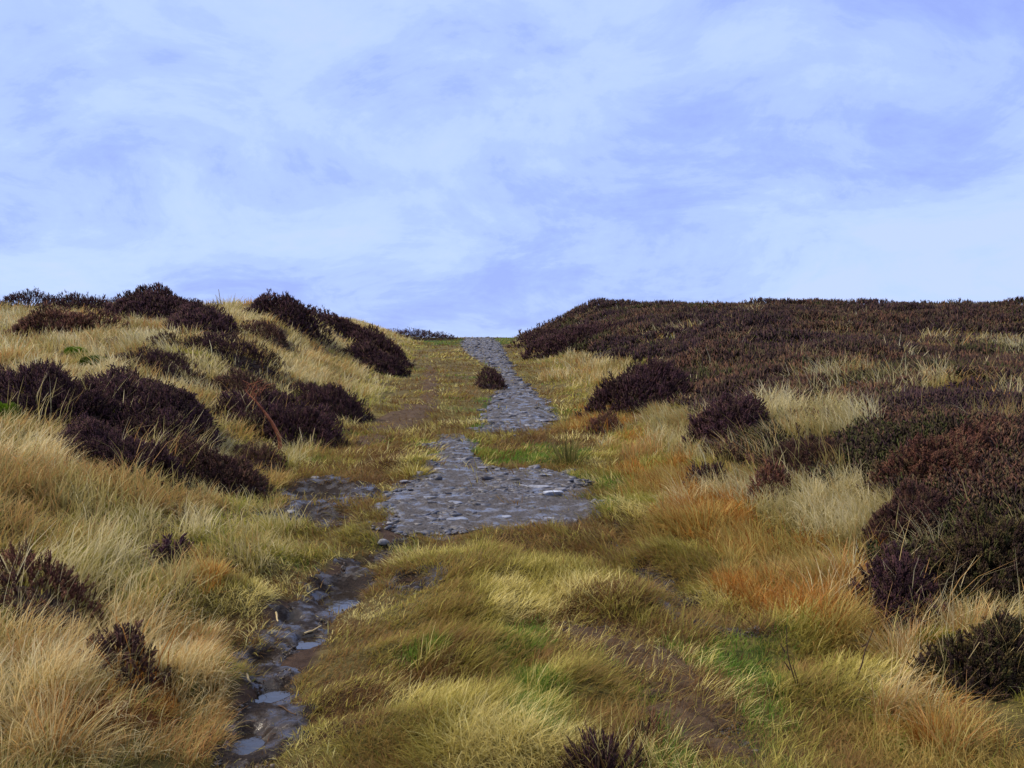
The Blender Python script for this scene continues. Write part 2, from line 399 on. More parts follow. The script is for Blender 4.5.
for (nm, pg, res, m, ex) in [('path', STONY1, .025, M_BED, stony_h), ('path', STONY2, .045, M_BED, stony_h),
                              ('muddy_track', MUD_L, .012, M_MUD, clod(.032, .018, .12, .035)), ('muddy_track', MUD_P, .02, M_MUD, clod(.025, .016, .2, .05)),
                              ('earth_track', DIRT_U, .04, M_DIRT, clod(.04, .015, .3, .08)), ('earth_track', DIRT_R, .014, M_DIRT, clod(.04, .020, .12, .035)),
                              ('muddy_track', DIRT_R2, .014, M_MUD, clod(.03, .012, .12, .04)), ('muddy_track', DIRT_M, .016, M_MUD, clod(.03, .012, .12, .04))]:
    props(sheet(nm, pg, res, .007, m, ex), kind='structure')

# ------------------------------------------------------------------ puddles
PLAB = ['long blue puddle in the mud below the dead branch, in front of another puddle', 'wet puddle behind the long blue puddle, at the edge of the stony path',
        'small bright puddle where the muddy rut leaves the stony path', 'largest puddle in the muddy rut, reflecting blue sky',
        'puddle in the rut next to the pale straw stick', 'little puddle in the middle of the muddy rut, above the last two puddles', 'narrow puddle in the lower rut, between two others',
        'nearest puddle in the muddy rut at the bottom of the photo', 'small flat puddle between two pale grass mounds right of the rut', 'tiny puddle in the rut just above the straw stick']
for (px, py, rx, ry, lvl), lab in zip(PW, PLAB):
    n = 48; a = np.linspace(0, 2*PI, n, endpoint=False)
    r = 1.5 + .15*(vnoise(np.cos(a)*1.7+px*3+20, np.sin(a)*1.7+py*3+20)-.5)
    V = np.concatenate([[[0,0,0]], np.stack([rx*r*np.cos(a), ry*r*np.sin(a), a*0], 1)])
    Ft = np.array([(0, 1+i, 1+(i+1) % n) for i in range(n)])
    o = mesh_np('puddle', V, Ft, M_WATER, None, None, (px, py, lvl))
    props(o, lab, 'puddle', 'puddles in the wet mud')

# ------------------------------------------------------------------ stones
def ico(n, seed):
    bm = bmesh.new(); bmesh.ops.create_icosphere(bm, subdivisions=n, radius=1)
    r = random.Random(seed); ph = [(r.gauss(0,1), r.gauss(0,1), r.gauss(0,1), r.random()*.5+.35) for _ in range(9)]
    for v in bm.verts:                                  # planes cut the ball into an angular block
        for (a, b_, c, d) in ph:
            l = math.sqrt(a*a+b_*b_+c*c); nx, ny, nz = a/l, b_/l, c/l
            t = v.co.x*nx+v.co.y*ny+v.co.z*nz
            if t > d: v.co.x -= nx*(t-d)*.9; v.co.y -= ny*(t-d)*.9; v.co.z -= nz*(t-d)*.9
        if v.co.z > .42: v.co.z = .42 + (v.co.z-.42)*.12
    V = np.array([v.co[:] for v in bm.verts]); Fc = np.array([[v.index for v in f.verts] for f in bm.faces]); bm.free()
    V[:, :2] /= np.abs(V[:, :2]).max(); V[:, 2] /= np.abs(V[:, 2]).max()
    return V, Fc
STN = [ico(1, s) for s in range(10)]; STNF = [ico(3, 50+s) for s in range(8)]
SLATE = np.array([(.20,.20,.235),(.14,.145,.18),(.26,.255,.27),(.17,.155,.15),(.10,.10,.125),(.22,.20,.18)])
def scatter_stones(name, pts, size, flat, tintv):
    out = []; tn = []
    for i, (x, y) in enumerate(pts):
        V, Fc = STN[i % 10]; a = rng.random()*2*PI; s = size[i]; sx = s*(.7+.6*rng.random()); sy = s*(.55+.5*rng.random()); sz = s*flat*(.6+.8*rng.random())
        tx, ty = (rng.random(2)-.5)*.5
        p = V*np.array([sx, sy, sz]); p[:, 2] += tx*p[:, 0] + ty*p[:, 1]
        c, s_ = math.cos(a), math.sin(a)
        q = np.stack([p[:,0]*c-p[:,1]*s_, p[:,0]*s_+p[:,1]*c, p[:,2]], 1)
        q += (x, y, float(H(x, y)) + .008 + sz*.25)
        out.append((q, Fc)); tn.append(np.repeat(tintv[i][None], len(q), 0))
    V, Fc = merge(out)
    return mesh_np(name, V, Fc, M_STONE, np.concatenate(tn))
def polar(n, d0, d1, a0=-.66, a1=.66):
    t = a0 + (a1-a0)*rng.random(n); d = np.exp(math.log(d0)+math.log(d1/d0)*rng.random(n))
    return d*np.sin(t), d*np.cos(t)
x, y = polar(520000, 6.5, 58, -.16, .14)
wx, wy = warp(x, y, .35, .16); wx, wy = warp(wx, wy, .12, .08)
k = (inside(wx, wy, STONY1) | inside(wx, wy, STONY2)) & (rng.random(len(x)) < .90*sm(.37,.56, fbm(x/.45, y/.55, 3))+.06)
x, y = x[k][:17000], y[k][:17000]
dd = np.hypot(x, y)
sz = np.clip((.006 + .022*rng.random(len(x))**2 + .045*rng.random(len(x))**14)*(.55+dd/18), .006, .12)
tv = SLATE[rng.integers(0, 6, len(x))]*(.45+.7*rng.random((len(x), 1)))
props(scatter_stones('gravel', list(zip(x, y)), sz, .32, tv), 'broken grey slate gravel and embedded stones covering the wet path', 'gravel', None, 'stuff')

x, y = polar(220000, 3.3, 12, -.36, .26)
wx, wy = warp(x, y, .22, .08)
k = (inside(wx, wy, DIRT_R) | inside(wx, wy, MUD_L) | inside(wx, wy, MUD_P) | inside(wx, wy, DIRT_M) | inside(wx, wy, DIRT_R2)) & (rng.random(len(x)) < sm(.35,.7, fbm(x/.2, y/.2, 2)))
for (px, py, rx, ry, l) in PW: k &= ((x-px)/rx)**2+((y-py)/ry)**2 > 1
x, y = x[k][:5000], y[k][:5000]
BR = np.array([(.075,.050,.034),(.10,.070,.046),(.05,.034,.024),(.14,.105,.070),(.10,.09,.08)])
props(scatter_stones('grit', list(zip(x, y)), (.003+.009*rng.random(len(x))**3), .7, BR[rng.integers(0, 5, len(x))]*(.6+.7*rng.random((len(x),1)))), 'crumbs of peat and small grit on the muddy ruts', 'grit', None, 'stuff')
STONES = [ # u,v,half width px, height ratio, flat depth ratio, tone, name, label
 (553,497,10,.55,.8,(.62,.66,.74),'stone','palest stone on the path, a whitish block at its right side'),
 (562,493,8,.6,.8,(.24,.24,.27),'stone','grey stone leaning against the palest stone from behind'),
 (538,489,17,.16,.5,(.30,.31,.35),'flat_stone','long flat slab behind and left of the palest stone'),
 (548,477,9,.25,.8,(.27,.28,.33),'flat_stone','flat grey slab at the right grass edge, behind the long flat slab'),
 (518,471,8,.25,.7,(.27,.29,.36),'flat_stone','bluish slab at the far grass edge of the wide stony patch'),
 (481,470,9,.2,.5,(.22,.22,.26),'flat_stone','thin slab sticking out beneath the green grass corner'),
 (440,471,8,.22,.6,(.34,.35,.40),'flat_stone','light slab lying across the neck of the wide stony patch'),
 (420,477,4,1.3,.8,(.30,.28,.27),'stone','small upright stone against the left grass bank of the path'),
 (404,484,5,.5,.8,(.24,.24,.27),'stone','rounded stone at the left bank, nearer than the upright stone'),
 (432,500,9,.3,.7,(.24,.26,.31),'flat_stone','blue grey slab in the left half of the wide stony patch'),
 (456,505,9,.3,.8,(.22,.24,.30),'flat_stone','broad dull slab near the middle of the wide stony patch'),
 (459,522,13,.22,.6,(.27,.30,.38),'flat_stone','wide bluish slab at the near edge of the stony patch'),
 (503,519,9,.2,.5,(.32,.34,.40),'flat_stone','light slab at the near edge, just above the brown grass'),
 (548,521,8,.2,.5,(.28,.29,.35),'flat_stone','thin slab by the near right corner of the stony patch'),
 (383,545,7,.5,.7,(.24,.24,.24),'stone','grey stone at the top of the muddy rut'),
 (291,515,5,.6,.8,(.34,.34,.36),'stone','pale stone standing at the rim of the long blue puddle'),
 (548,423,9,.3,.7,(.34,.35,.40),'flat_stone','light slab at the lower right end of the upper path'),
 (523,414,7,.3,.7,(.26,.27,.32),'flat_stone','grey slab in the middle of the upper path bend'),
 (316,480,5,.6,.8,(.20,.20,.22),'stone','dark stone in the mud behind the two large puddles'),
]
for i, (u, v, r, hr, fd, c, nm, lab) in enumerate(STONES):
    x, y, z = P(u, v)
    s = r*y/F; V, Fc = STNF[i % 8]
    V = V*np.array([s, s*fd if hr > .5 else max(s*fd, .05), s*hr])
    o = mesh_np(nm, V, Fc, M_STONE, np.array(c), None, (x, y, z+.012+s*hr*.35))
    o.rotation_euler = (rng.uniform(-.06,.06), rng.uniform(-.06,.06), rng.uniform(-.4,.4))
    props(o, lab, 'stone', 'larger stones along the track')

# ------------------------------------------------------------------ grass blades
def blades(root, az, L, lean, curl, w, col, tipcol, seg=2):
    """strips of quads: root (n,3), azimuth of the lean, length, lean, curl, width, colour at foot and tip"""
    n = len(root); k = seg+1
    d = np.stack([np.cos(az), np.sin(az), np.zeros(n)], 1)
    fa = az + PI/2 + rng.uniform(-.9, .9, n); sd = np.stack([np.cos(fa), np.sin(fa), np.zeros(n)], 1)
    V = np.zeros((n, k, 2, 3), np.float32); C = np.zeros((n, k, 2, 3), np.float32)
    th = lean.copy(); p = root.copy(); st = L/seg
    for i in range(k):
        t = i/seg; hw = (w*(1-.85*t**1.5)/2)[:, None]
        V[:, i, 0] = p - sd*hw; V[:, i, 1] = p + sd*hw
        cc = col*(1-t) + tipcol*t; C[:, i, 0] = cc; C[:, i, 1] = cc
        p = p + (d*np.sin(th)[:, None] + np.array([0,0,1])*np.cos(th)[:, None])*st[:, None]
        th = th + curl/seg
    base = (np.arange(n)*k*2)[:, None]
    q = []
    for i in range(seg): q.append(base + np.array([[2*i, 2*i+1, 2*i+3, 2*i+2]]))
    Q = np.stack(q, 1).reshape(-1, 4)
    return V.reshape(-1, 3), Q, C.reshape(-1, 3)
# kinds: L range, lean mean, curl mean, palette
def srgb(r, g, b_): return [((c/255+.055)/1.055)**2.4 for c in (r, g, b_)]
PAL = {
 'pale':  [srgb(214,200,160), srgb(202,186,140), srgb(186,170,118), srgb(172,158,102), srgb(162,146,92), srgb(178,142,92)],
 'short': [srgb(216,200,136), srgb(200,184,112), srgb(176,162,86), srgb(154,144,70), srgb(138,126,62), srgb(146,120,68)],
 'green': [srgb(96,130,48), srgb(112,136,56), srgb(134,144,66), srgb(88,116,44), srgb(150,144,70)],
 'rust':  [srgb(184,130,62), srgb(170,110,48), srgb(194,150,80), srgb(150,100,50), srgb(192,162,96), srgb(178,160,92)],
 'brown': [srgb(112,84,52), srgb(128,98,58), srgb(98,70,46), srgb(132,114,66), srgb(138,104,62)],
 'straw': [srgb(216,194,144), srgb(200,170,114), srgb(214,198,156), srgb(186,148,94), srgb(170,156,98), srgb(184,138,88)],
 'ygreen': [srgb(176,166,84), srgb(156,152,70), srgb(194,178,102), srgb(136,140,60), srgb(188,164,98), srgb(164,136,76)],
}
KIND = {  # Lmin, Lmax, lean, lean jitter, curl
 'pale': (.12,.27,.5,.4,1.0), 'short': (.05,.14,.98,.35,.6), 'green': (.03,.075,.6,.5,.6), 'rust': (.10,.20,.6,.4,.9),
 'brown': (.05,.12,1.1,.35,.4), 'straw': (.15,.30,.5,.4,1.1), 'ygreen': (.06,.15,.8,.4,.8)}
KN = list(KIND)
def grad(x, y):
    e = .06
    return (H(x+e, y)-H(x-e, y))/(2*e), (H(x, y+e)-H(x, y-e))/(2*e)
def classify(x, y):
    """index into KN of the sward growing at a ground point, -1 for none"""
    n = len(x); xl = np.interp(y, LY, LX); xr = np.interp(y, RY, RX)
    r = rng.random(n)
    t = np.full(n, KN.index('short'))
    left = x + (vnoise(x/.4, y/.4)-.5)*.5 < xl - .05; right = x + (vnoise(x/.4+9, y/.4)-.5)*.6 > xr + .15
    t[left] = KN.index('pale'); t[left & (r < .10)] = KN.index('straw'); t[left & (r > .90)] = KN.index('ygreen')
    nb = fbm(x/.8+4, y/.8+31, 2)
    t[left & (nb > .60) & (r < .55)] = KN.index('ygreen'); t[left & (nb < .34) & (r < .45)] = KN.index('straw')
    edge = left & (xl - x < .65); t[edge & (r < .7)] = KN.index('ygreen')
    t[right] = KN.index('ygreen'); t[right & (x > xr+.9) & (r < .6)] = KN.index('pale'); t[right & (nb > .58) & (r < .6)] = KN.index('straw'); t[right & (nb < .36) & (r < .4)] = KN.index('rust')
    mid = ~left & ~right
    mt = Hb2(x, y) - Hbase(x, y); t[mid & (mt < .014) & (r < .72)] = KN.index('brown'); t[mid & (nb < .33) & (r < .4)] = KN.index('green')
    wx, wy = warp(x, y, .3, .13)
    def put(ps, k, p):
        for pg in ps:
            m = inside(wx, wy, pg) & (rng.random(n) < p); t[m] = KN.index(k)
    put(BROWN, 'brown', .75); put(STRAW_T, 'straw', .6); put(GREEN, 'green', .74); put(RUST, 'rust', .52); put(PALE_R, 'pale', .8)
    pal = np.zeros(n, bool)
    for pg in PALE_R: pal |= inside(wx, wy, pg)
    m = (inside(wx, wy, HEATH_R) & ~pal & (rng.random(n) > .03 + .50*sm(.47,.70, vnoise(x/.7, y/1.1)))) | (bush_mask(x, y) & (rng.random(n) > .03 + .14*(vnoise(x/.3, y/.35) > .42)))
    t[m] = -1; t[pal & inside(wx, wy, HEATH_R) & (vnoise(x/.35+3, y/.6+8) < .42)] = -1
    sp = inside(wx, wy, SPARSE) & (rng.random(n) < .35); t[sp] = KN.index('green')
    t[inside(wx, wy, SPARSE) & (rng.random(n) < .35)] = -1
    pb = part_bare(x, y); q = rng.random(n); t[pb & (q > .52)] = -1; t[pb & (q <= .52)] = KN.index('brown'); t[pb & (q < .10)] = KN.index('short')
    bm_ = bare_mask(x, y); q = rng.random(n); t[bm_] = -1; t[bm_ & (y > 7) & (vnoise(x/.3+5, y/.3) > .54) & (q < .5)] = KN.index('brown'); t[bm_ & (y > 7) & (vnoise(x/.3+5, y/.3) > .62) & (q < .25)] = KN.index('short')
    return t
NT, PER = 31000, 26
tx, ty = polar(NT, 2.7, 59)
ex, ey = polar(16000, 2.9, 14, -.32, .36); em = (ex > np.interp(ey, LY, LX)-.2) & (ex < np.interp(ey, RY, RX)+.5)
tx = np.concatenate([tx, ex[em]]); ty = np.concatenate([ty, ey[em]])
kt = classify(tx, ty)
keep = kt >= 0; tx, ty, kt = tx[keep], ty[keep], kt[keep]
td = np.hypot(tx, ty); nt_ = len(tx)
spc = 0.0142*td
gx, gy = grad(tx, ty)
parts = {k: [] for k in KN}
tl = .55 + .9*vnoise(tx/.38+50, ty/.45)
for (mu, mv, mr) in ((32,331,14),(76,356,9),(96,366,15),(6,418,10),(934,660,22)):
    mx_, my_, _ = P(mu, mv); rr_ = mr*my_/F; tl = np.where((np.abs(tx-mx_) < 1.1*rr_) & (ty > my_-4*rr_-.5) & (ty < my_+rr_), tl*.32, tl)
mx_, my_, _ = P(168, 562); tl = np.where((np.abs(tx-mx_) < .09) & (np.abs(ty-my_) < .4), tl*.4, tl)
inb = bush_mask(tx, ty, .92); inh = inside(tx, ty, HEATH_R)
tl = np.where(inb, np.where(np.hypot(tx, ty) < 13, 1.9, 1.1), np.where(inh, tl*1.3, tl))
tl = np.where((polyline_dist(tx, ty, RUT_L) < .62) & ~inb, tl*.62, tl)
tl = np.where(inb, tl, np.where(bush_mask(tx, ty, 1.5), tl*np.where(np.hypot(tx, ty) < 14, .8, .65), tl))
BX, BY, _ = P(276, 446); tl = np.where((tx-BX)**2+((ty-BY)*.6)**2 < .35**2, tl*.5, tl)
hue = rng.random(nt_)
for ki, kn in enumerate(KN):
    s = np.where(kt == ki)[0]
    if not len(s): continue
    a, b_, lean0, leanj, curl0 = KIND[kn]
    ti = np.repeat(s, PER); n = len(ti)
    rr = np.sqrt(rng.random(n))*spc[ti]*np.where(inb[ti], 1.9, .75); ra = rng.random(n)*2*PI
    x = tx[ti]+rr*np.cos(ra); y = ty[ti]+rr*np.sin(ra)*1.2
    bad = (bare_mask(x, y) & (rng.random(n) < .75)) | (inb[ti] & (rng.random(n) < .55))
    ok = ~bad; ti, x, y, ra, rr = ti[ok], x[ok], y[ok], ra[ok], rr[ok]; n = len(ti)
    z = H(x, y) - .01
    wind = 2*PI*fbm(x/2.2+80, y/2.2+8, 2)*1.1 - 1.6
    gk = 1.3 if kn in ('short','brown') else 1.9; wk = 1.0 if kn in ('short','brown') else .55
    dx = .55*np.cos(ra)*np.minimum(1, rr/.06+.3) - gk*gx[ti] + wk*np.cos(wind) + rng.normal(0,.28,n)
    dy = .55*np.sin(ra)*np.minimum(1, rr/.06+.3) - gk*gy[ti] + .35*np.sin(wind) - .12 + rng.normal(0,.28,n)
    az = np.arctan2(dy, dx) + rng.normal(0, .6 if kn in ('short','brown','ygreen') else .45, n)
    L = (a + (b_-a)*rng.random(n)**1.2)*tl[ti]
    lean = np.clip(lean0 + leanj*rng.normal(0,1,n), .02, 1.45); curl = np.clip(curl0*(.5+rng.random(n)), 0, 1.5)
    pal = np.array(PAL[kn])
    hs = sm(.25,.75, fbm(x/.42+15, y/.5+77, 2))*.75 + .25*hue[ti]
    ci = np.minimum((np.clip(hs+rng.normal(0,.16,n), 0, .999)*len(pal)).astype(int), len(pal)-1)
    c = pal[ci]*(.78+.4*rng.random((n,1)))
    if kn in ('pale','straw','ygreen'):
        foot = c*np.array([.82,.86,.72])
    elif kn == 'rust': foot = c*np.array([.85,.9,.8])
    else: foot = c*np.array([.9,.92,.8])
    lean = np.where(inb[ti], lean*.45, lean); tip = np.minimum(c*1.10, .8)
    w = np.maximum(.0024, .0009*td[ti])*(.55+1.1*rng.random(n)**2)
    near = td[ti] < 9
    for m, sg in ((near, 3), (~near, 2)):
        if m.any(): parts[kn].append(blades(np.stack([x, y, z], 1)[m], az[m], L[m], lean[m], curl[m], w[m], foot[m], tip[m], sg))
GLAB = {'pale': ('grass', 'long pale straw coloured grass covering both heathery banks'), 'short': ('grass', 'short matted yellow green grass on the middle of the track'),
        'green': ('grass', 'low bright green grass in patches on the track'), 'rust': ('grass', 'rust orange grass in patches on the right bank'),
        'brown': ('grass', 'flattened dead brown grass in bands across the track'), 'straw': ('grass', 'tall golden straw grass in the near left corner and among the bank grass'),
        'ygreen': ('grass', 'mid height yellowish green grass along the edges of the track')}
for kn in KN:
    if not parts[kn]: continue
    off = 0; Vs, Qs, Cs = [], [], []
    for V, Q, C in parts[kn]:
        Vs.append(V); Qs.append(Q+off); Cs.append(C); off += len(V)
    o = mesh_np('grass', np.concatenate(Vs), np.concatenate(Qs), M_GRASS, np.concatenate(Cs))
    props(o, GLAB[kn][1], 'grass', None, 'stuff')
    print('grass', kn, off)

# flattened bits of dead grass on the bare ground
x, y = polar(160000, 3.3, 26, -.36, .26)
wx, wy = warp(x, y, .3, .12)
k = (inside(wx, wy, DIRT_R) | inside(wx, wy, DIRT_U) | (inside(wx, wy, MUD_L) & (rng.random(len(x)) < .12)) | (inside(wx, wy, DIRT_R2) & (rng.random(len(x)) < .4)) | ((inside(wx, wy, STONY1) | inside(wx, wy, MUD_P)) & (rng.random(len(x)) < .10))) & (rng.random(len(x)) < .25+.75*sm(.4,.65, fbm(x/.25+4, y/.25, 2)))
for (px, py, rx, ry, l) in PW: k &= ((x-px)/rx)**2+((y-py)/ry)**2 > 1.2
x, y = x[k][:11000], y[k][:11000]; n = len(x)
LC = np.array(PAL['brown'] + PAL['short'][:3] + [srgb(110,78,58), srgb(92,66,50)])[rng.integers(0, 10, n)]*(.7+.5*rng.random((n,1)))
V, Q, C = blades(np.stack([x, y, H(x, y)+.012], 1), rng.random(n)*2*PI, .02+.06*rng.random(n), 1.35+.2*rng.random(n), rng.normal(0,.25,n), np.maximum(.0026, .0009*y)*(.6+.8*rng.random(n)), LC, LC, 2)
props(mesh_np('dead_grass_litter', V, Q, M_GRASS, C), 'bits of dead grass lying on the bare earth and mud of the track', 'grass litter', None, 'stuff')

# single tussocks that stand out
def tussock(name, u, v, rpx, L, kn, lab, n=700, cat='grass tussock', lean=.5, up=False, group='grass tussocks that stand out'):
    x0, y0, z0 = P(u, v); R = rpx*y0/F; y0 += R*.5; z0 = float(H(x0, y0))
    a = rng.random(n)*2*PI; r = np.sqrt(rng.random(n))*R*.75
    x = x0+r*np.cos(a); y = y0+r*np.sin(a)*.8; z = H(x, y)-.015
    pal = np.array(PAL[kn]) if isinstance(kn, str) else np.array(kn)
    c = pal[rng.integers(0, len(pal), n)]*(.8+.4*rng.random((n,1)))
    ln = np.clip((.1 if up else lean)*(r/R/.75)*1.5 + rng.normal(0,.08 if up else .2,n), .02, 1.3)
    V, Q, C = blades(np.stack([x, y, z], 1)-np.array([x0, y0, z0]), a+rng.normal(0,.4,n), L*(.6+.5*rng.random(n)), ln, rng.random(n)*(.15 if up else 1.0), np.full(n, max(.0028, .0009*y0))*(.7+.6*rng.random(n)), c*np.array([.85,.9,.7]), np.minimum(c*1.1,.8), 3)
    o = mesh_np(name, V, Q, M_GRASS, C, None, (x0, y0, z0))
    props(o, lab, cat, group)
RUSH = [srgb(98,98,54), srgb(84,82,50), srgb(120,112,66), srgb(140,122,76)]
tussock('rush_tuft', 569, 466, 15, .38, RUSH, 'upright dark green rush tuft on green grass beside the stony path', 120, 'rush', .42, False, None)
tussock('grass_tussock', 975, 644, 36, .22, 'straw', 'golden straw tussock between two dark heather bushes at the right edge', 900)
tussock('grass_tussock', 712, 540, 50, .20, 'rust', 'large rust orange tussock beside the small blackish heather plant', 1000, lean=.75)
tussock('grass_tussock', 838, 606, 40, .17, 'rust', 'orange brown tussock hanging over the purple dark heather bush', 700, lean=.8)
tussock('grass_tussock', 916, 672, 30, .22, 'straw', 'straw tussock with a green foot in front of the golden straw tussock', 700)
tussock('grass_tussock', 938, 752, 26, .18, 'rust', 'reddish tussock at the bottom right below the olive brown heather', 500)
tussock('grass_tussock', 212, 578, 11, .13, 'rust', 'single small red brown tuft among pale grass near the muddy rut', 220)
tussock('grass_tussock', 412, 478, 26, .15, 'short', 'shaggy yellow tussock on the bank at the left edge of the stony patch', 900, lean=1.1)
tussock('grass_tussock', 800, 440, 50, .26, 'pale', 'long pale windblown grass streak across the dark heather of the right bank', 900, lean=.8)
tussock('grass_tussock', 226, 314, 14, .5, 'pale', 'pale grass tuft on the left skyline with one tall stalk', 160)
tussock('grass_tussock', 250, 430, 20, .22, 'pale', 'pale feathery tussock behind the trunk of the forked dead branch', 400)
tussock('grass_tussock', 40, 762, 44, .26, 'straw', 'tallest golden grass tussock in the bottom left corner', 800, lean=.8)

# moss cushions
def moss(u, v, rpx, lab, c=(.10,.17,.012)):
    x0, y0, z0 = P(u, v); R = rpx*y0/F; n = 1500
    a = rng.random(n)*2*PI; r = np.sqrt(rng.random(n))*R; x = x0+r*np.cos(a); y = y0+r*np.sin(a)*.8
    h = .10*np.sqrt(np.clip(1-(r/R)**2, 0, 1))
    z = H(x, y) + h + .01
    col = np.array(c)*(.7+.7*rng.random((n,1)))
    V, Q, C = blades(np.stack([x, y, z-.05], 1)-np.array([x0,y0,z0]), a, .05+.05*rng.random(n), .3+.4*rng.random(n), rng.random(n)*.5, np.full(n, max(.006,.0016*y0)), col, col*1.1, 2)
    o = mesh_np('moss_cushion', V, Q, M_GRASS, C, None, (x0, y0, z0)); props(o, lab, 'moss', 'bright moss cushions')
moss(32, 331, 14, 'bright green moss cushion under the reddish brown faded heather')
moss(76, 356, 9, 'yellow green moss cushion above the broad purple black mound')
moss(96, 366, 15, 'dull green moss streak directly above the broad purple black mound', (.06,.09,.012))
moss(6, 418, 10, 'green moss at the left edge beneath the widest heather mound')
moss(934, 660, 22, 'yellow moss cushion below the golden straw tussock at the right edge', (.16,.15,.012))

# ------------------------------------------------------------------ heather
def sprig_template(nb, seed):
    r = random.Random(seed); V = []; T = []
    def spike(p, d, L, w, sides=3, midw=.55):
        p = np.array(p); d = np.array(d)/np.linalg.norm(d); a = np.cross(d, [.21,.5,.83]); a /= np.linalg.norm(a); b2 = np.cross(d, a)
        o = len(V); V.append(p)
        for s in range(sides):
            t = 2*PI*s/sides; V.append(p + d*L*midw + w*(math.cos(t)*a+math.sin(t)*b2))
        V.append(p+d*L)
        for s in range(sides):
            s2 = (s+1) % sides; T.append((o, o+1+s2, o+1+s)); T.append((o+1+s, o+1+s2, o+1+sides))
    spike((0,0,0), (r.uniform(-.1,.1), r.uniform(-.1,.1), 1), 1.0, .05)
    for i in range(nb):
        a = r.random()*2*PI; h = .25+.65*(i+.5)/nb; q = r.uniform(.35,.8)
        spike((0,0,h-.05), (math.cos(a)*q, math.sin(a)*q, 1), r.uniform(.22,.42)*(1.15-.4*h), .042, 3)
    return np.array(V, float), np.array(T)
T_NEAR = [sprig_template(12, s) for s in range(4)]; T_MID = [sprig_template(4, 20+s) for s in range(3)]; T_FAR = [sprig_template(1, 40+s) for s in range(3)]
def inst(tmpls, pos, up, L, wide, tint):
    n = len(pos); out = []; tn = []
    up = up/np.linalg.norm(up, axis=1, keepdims=True)
    sp = rng.random(n)*2*PI; ref = np.stack([np.cos(sp), np.sin(sp), np.zeros(n)], 1)
    a = np.cross(up, ref); a /= np.linalg.norm(a, axis=1, keepdims=True)+1e-9; b2 = np.cross(up, a)
    which = rng.integers(0, len(tmpls), n); off = 0; Vs, Fs, Cs = [], [], []
    for k, (TV, TF) in enumerate(tmpls):
        s = np.where(which == k)[0]
        if not len(s): continue
        lw = (L[s]*wide[s])[:, None, None]
        V = pos[s][:, None] + a[s][:, None]*TV[None, :, 0:1]*lw + b2[s][:, None]*TV[None, :, 1:2]*lw + up[s][:, None]*TV[None, :, 2:3]*L[s][:, None, None]
        Fi = TF[None] + (np.arange(len(s))*len(TV))[:, None, None] + off
        Vs.append(V.reshape(-1, 3)); Fs.append(Fi.reshape(-1, 3)); Cs.append(np.repeat(tint[s], len(TV), 0)); off += len(s)*len(TV)
    return np.concatenate(Vs), np.concatenate(Fs), np.concatenate(Cs)
HT = [np.array([(.050,.028,.036),(.036,.021,.026),(.072,.040,.042),(.028,.018,.020),(.060,.044,.030)]),
      np.array([(.072,.040,.034),(.048,.028,.028),(.100,.060,.042),(.038,.024,.023),(.076,.060,.034)]),
      np.array([(.110,.054,.038),(.078,.040,.032),(.145,.082,.050),(.052,.030,.026),(.10,.075,.04)]),
      np.array([(.050,.040,.022),(.039,.028,.022),(.066,.058,.024),(.034,.023,.019),(.055,.060,.022)])]
nspr = 0
